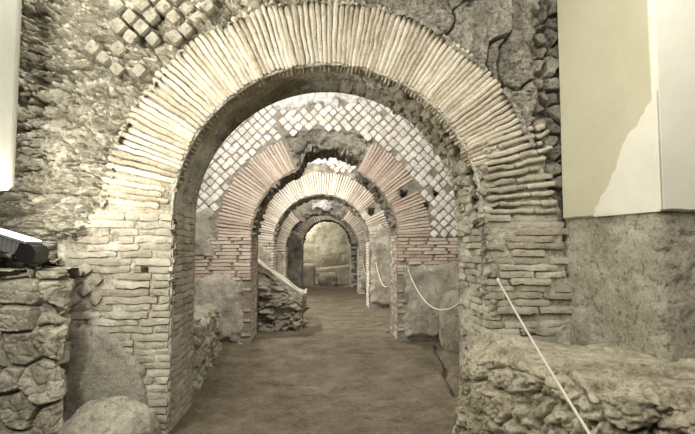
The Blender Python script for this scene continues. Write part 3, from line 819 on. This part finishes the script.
# ---- far chamber: fallen slab, block and ledge
def beam():
    p0 = np.array([-.12, 20.35, .60]); p1 = np.array([1.66, 20.35, .79])
    ex = (p1-p0)/np.linalg.norm(p1-p0); ey = np.array([0, 1., 0]); ez = np.cross(ex, ey)
    V, F = blocks([(p0+p1)/2], [[ex, ey, ez]], [[1.8, .4, .17]], (16, 4, 3), 12, .012, 4)
    o = link('fallen_slab', V, F, M['wood'], None, False)
    return tag(o, 'long pale slab lying aslant against the far end wall', 'stone slab')
beam()
rock('stone_block', (.42, 19.8, .24), (.38, .24, .30), 'dark squarish stone block on the floor before the far end wall', 'stone', 'rubble_dark', 9, n=(60, 50), sq=2.8, amp=.14)
rock('stone_ledge', (-.44, 20.35, .40), (.32, .35, .50), 'low stone ledge at the left end of the pale fallen slab', 'stone', 'plaster', 12, n=(60, 50), sq=5, amp=.08)

# ---------------------------------------------------------------- ropes
def tube(pts, r, k=8):
    pts = np.array(pts, float); n = len(pts); T = np.gradient(pts, axis=0); T /= np.linalg.norm(T, axis=1)[:, None]
    a = np.cross(T, [0, 0, 1.]); bad = np.linalg.norm(a, axis=1) < 1e-3; a[bad] = [1, 0, 0]; a /= np.linalg.norm(a, axis=1)[:, None]; b = np.cross(T, a)
    th = np.linspace(0, 2*PI, k, endpoint=False); V = []
    for i in range(n):
        for t in th: V.append(pts[i]+r*(a[i]*math.cos(t)+b[i]*math.sin(t)))
    q = gridq(k, n).copy(); V = np.array(V).reshape(n, k, 3).transpose(1, 0, 2).reshape(-1, 3)
    F = gridq(k, n, True)
    return V, F
def rope(p0, p1, sag, label, r=.008, n=40, knot=True):
    p0 = np.array(p0, float); p1 = np.array(p1, float); t = np.linspace(0, 1, n)
    pts = p0+(p1-p0)*t[:, None]; pts[:, 2] -= sag*4*t*(1-t)
    root = empty('barrier_rope', tuple(p0), label, 'rope', 'ropes strung between the right-hand piers')
    link('cord', *tube(pts, r), M['rope'], root, True)
    V, F = blocks([p0], [np.eye(3)], [[r*4, r*4, r*5]], (3, 3, 3), 3, .001, 20); link('knot', V, F, M['rope'], root)
    q = np.array([p0+np.array([0, -.0, .012]), p0+np.array([.015, .09, .012])]); link('wall_pin', *tube([q[0], (q[0]+q[1])/2, q[1]], .006), M['iron'], root)
rope((1.565, 4.11, 1.31), (1.12, 1.55, .62), .03, 'pale rope stretched from the nearest right pier over the stone platform', .008)
rope((1.52, 8.02, 1.20), (1.64, 4.98, 1.18), .42, 'sagging rope between the nearest pier and the second pier on the right', .010)
rope((1.48, 12.2, 1.19), (1.44, 8.98, 1.12), .42, 'sagging rope between the second and third piers on the right', .011)
rope((1.50, 16.1, 1.15), (1.46, 13.12, 1.1), .40, 'farthest sagging rope between the third and fourth piers on the right', .012)

# ---------------------------------------------------------------- floodlight
FL = empty('floodlight', (-2.18, 3.86, 1.47), 'black floodlight with glowing white top resting on the tufa block wall', 'floodlight')
def prism(poly, y0, y1, M3, loc):
    """polygon in local x,z extruded along local y"""
    n = len(poly); V = [(x, y0, z) for x, z in poly]+[(x, y1, z) for x, z in poly]
    F = [list(range(n))[::-1], list(range(n, 2*n))]+[[i, (i+1) % n, (i+1) % n+n, i+n] for i in range(n)]
    V = np.array(V, float)@np.array(M3)+np.array(loc); return V, F
an = -.30; ca, sa = math.cos(an), math.sin(an)
k_ = .84; M3 = [[ca*k_, 0, sa*k_], [0, k_, 0], [-sa*k_, 0, ca*k_]]
loc = (-2.27, 3.80, 1.60)
V, F = prism([(.06, .05), (.10, .07), (.17, .06), (.215, .02), (.225, -.05), (.20, -.10), (.09, -.10), (.05, -.05)], -.11, .11, M3, loc); link('end_housing', V, F, M['black'], FL)
V, F = prism([(-.26, .06), (.06, .06), (.06, -.05), (-.06, -.06), (-.24, .0)], -.10, .10, M3, loc); rb = link('reflector_body', V, F, M['fin'], FL)
for k in range(7):
    x = -.22+k*.04
    V, F = prism([(x, .055), (x+.008, .055), (x+.03, -.055), (x+.02, -.06)], -.112, .112, M3, loc); link('cooling_fin', V, F, M['fin'], rb)
V, F = prism([(-.28, .065), (.12, .065), (.12, .085), (-.28, .085)], -.13, .13, M3, loc); fr = link('front_frame', V, F, M['fin'], FL)
for k in range(3):
    V, F = prism([(-.27, .0855), (.11, .0855), (.11, .097), (-.27, .097)], -.12+k*.085, -.12+k*.085+.07, M3, loc); link('lit_glass', V, F, M['glass'], fr)
V, F = prism([(.04, -.05), (.065, -.05), (.065, -.13), (.04, -.13)], -.125, -.11, M3, loc); link('bracket_arm', V, F, M['black'], FL)
V, F = prism([(.04, -.05), (.065, -.05), (.065, -.13), (.04, -.13)], .11, .125, M3, loc); link('bracket_arm', V, F, M['black'], FL)
V, F = prism([(.03, -.13), (.16, -.13), (.16, -.142), (.03, -.142)], -.125, .125, M3, loc); link('bracket_foot', V, F, M['black'], FL)

# ---------------------------------------------------------------- lights
def area(name, loc, aim, size, power, col=(1, .95, .86), sy=None):
    l = bpy.data.lights.new(name, 'AREA'); l.energy = power; l.color = col; l.shape = 'RECTANGLE'; l.size = size; l.size_y = sy or size
    o = bpy.data.objects.new(name, l); COL.objects.link(o); o.location = loc
    from mathutils import Vector
    o.rotation_euler = (Vector(aim)-Vector(loc)).to_track_quat('-Z', 'Y').to_euler(); return o
WM = (1, .965, .895)
area('floodlight_lamp', (-2.1, 3.45, 1.82), (-1.3, 4.3, 3.2), .2, 15, WM)
area('unseen_hall_light', (-1.85, 1.5, 2.3), (-1.6, 4.25, 2.9), .18, 52, WM)
area('unseen_hall_light', (-1.75, 3.0, 4.75), (-1.55, 4.2, 2.3), .15, 62, WM)
area('unseen_hall_light', (-1.6, .6, 3.9), (-.3, 4.2, 2.3), .2, 28, WM)
area('unseen_hall_light', (1.3, 1.9, 4.5), (1.9, 2.7, .86), .35, 72, WM)  # added overhead light that brightens the platform top, not a fitting of the hall
area('unseen_hall_light', (-1.9, 2.5, 3.0), (2.3, 3.6, 1.3), .3, 45, WM)  # added light from the left to lift the buttress side face
area('unseen_hall_light', (2.9, .9, 4.1), (2.9, 3.2, 2.6), .4, 30, WM)  # extra light added to brighten the pale panel return, no real fitting
area('unseen_hall_light', (.3, -.6, 4.2), (.6, 4.2, .8), .3, 62, WM)  # added foreground fill, high up behind the camera
area('chamber_light', (-.9, 5.3, 4.15), (0, 8.1, 3.5), .5, 125, (1, .97, .91), .25)
area('chamber_light', (1.3, 5.3, 4.0), (.6, 8.1, 2.2), .4, 45, (1, .97, .91), .25)
area('chamber_light', (-1.9, 6.2, 3.0), (2.0, 7.9, .8), .4, 40, (1, .97, .91), .3)  # added light that brings out the rounded stone by the right pier
area('chamber_light', (0, 9.4, 4.2), (0, 12.3, 2.8), .6, 150, (1, .96, .90), .3)
area('chamber_light', (-1.5, 11.3, 3.7), (1.4, 8.7, 1.9), .3, 230, (1, .97, .90))
area('chamber_light', (0, 13.6, 4.2), (0, 16.2, 2.4), .6, 110, (1, .96, .90), .3)
area('chamber_light', (-2.0, 14.8, 2.2), (1.3, 12.8, 1.6), .3, 150, (1, .97, .90))
area('chamber_light', (.2, 17.5, 4.2), (.2, 19., 2.2), .6, 50, (1, .96, .90), .3)
area('chamber_light', (-1.2, 19.9, 3.6), (.6, 20.9, 1.6), 1.0, 150, (1, .96, .88), .3)
w = bpy.data.worlds.new('World'); S.world = w; w.use_nodes = True
w.node_tree.nodes['Background'].inputs[0].default_value = (1, .95, .85, 1); w.node_tree.nodes['Background'].inputs[1].default_value = .06

LAB = {'floor': ('brown packed-earth floor running through all the archways', 'floor'), 'ceiling': ('rough mortar vault over the chambers beyond the first archway', 'ceiling'),
 'wall_left': ('rubble side wall along the left of the inner chambers', 'wall'), 'wall_right': ('rubble side wall along the right of the inner chambers', 'wall'),
 'wall_back': ('mottled pale end wall closing the passage', 'wall'), 'wall_front_right': ('pitted lime-rendered lower wall of the right-hand buttress under the cream panel', 'wall'),
 'wall_front_left': ('rough lower wall under the narrow painted panel at the left edge', 'wall')}
for o in COL.objects:
    if o.name in LAB: o['label'], o['category'] = LAB[o.name]
# ---------------------------------------------------------------- camera
cam = bpy.data.cameras.new('Camera'); co = bpy.data.objects.new('Camera', cam); COL.objects.link(co); S.camera = co
cam.sensor_width = 36; cam.lens = 480/695*36; cam.clip_start = .05
co.location = (0, 0, 1.6); co.rotation_euler = (PI/2+math.atan(30/480.9), 0, -math.atan(29.5/480))
S.view_settings.view_transform = 'Standard'; S.view_settings.look = 'None'; S.view_settings.gamma = 1; S.view_settings.use_curve_mapping = False
S.view_settings.exposure = -0.2
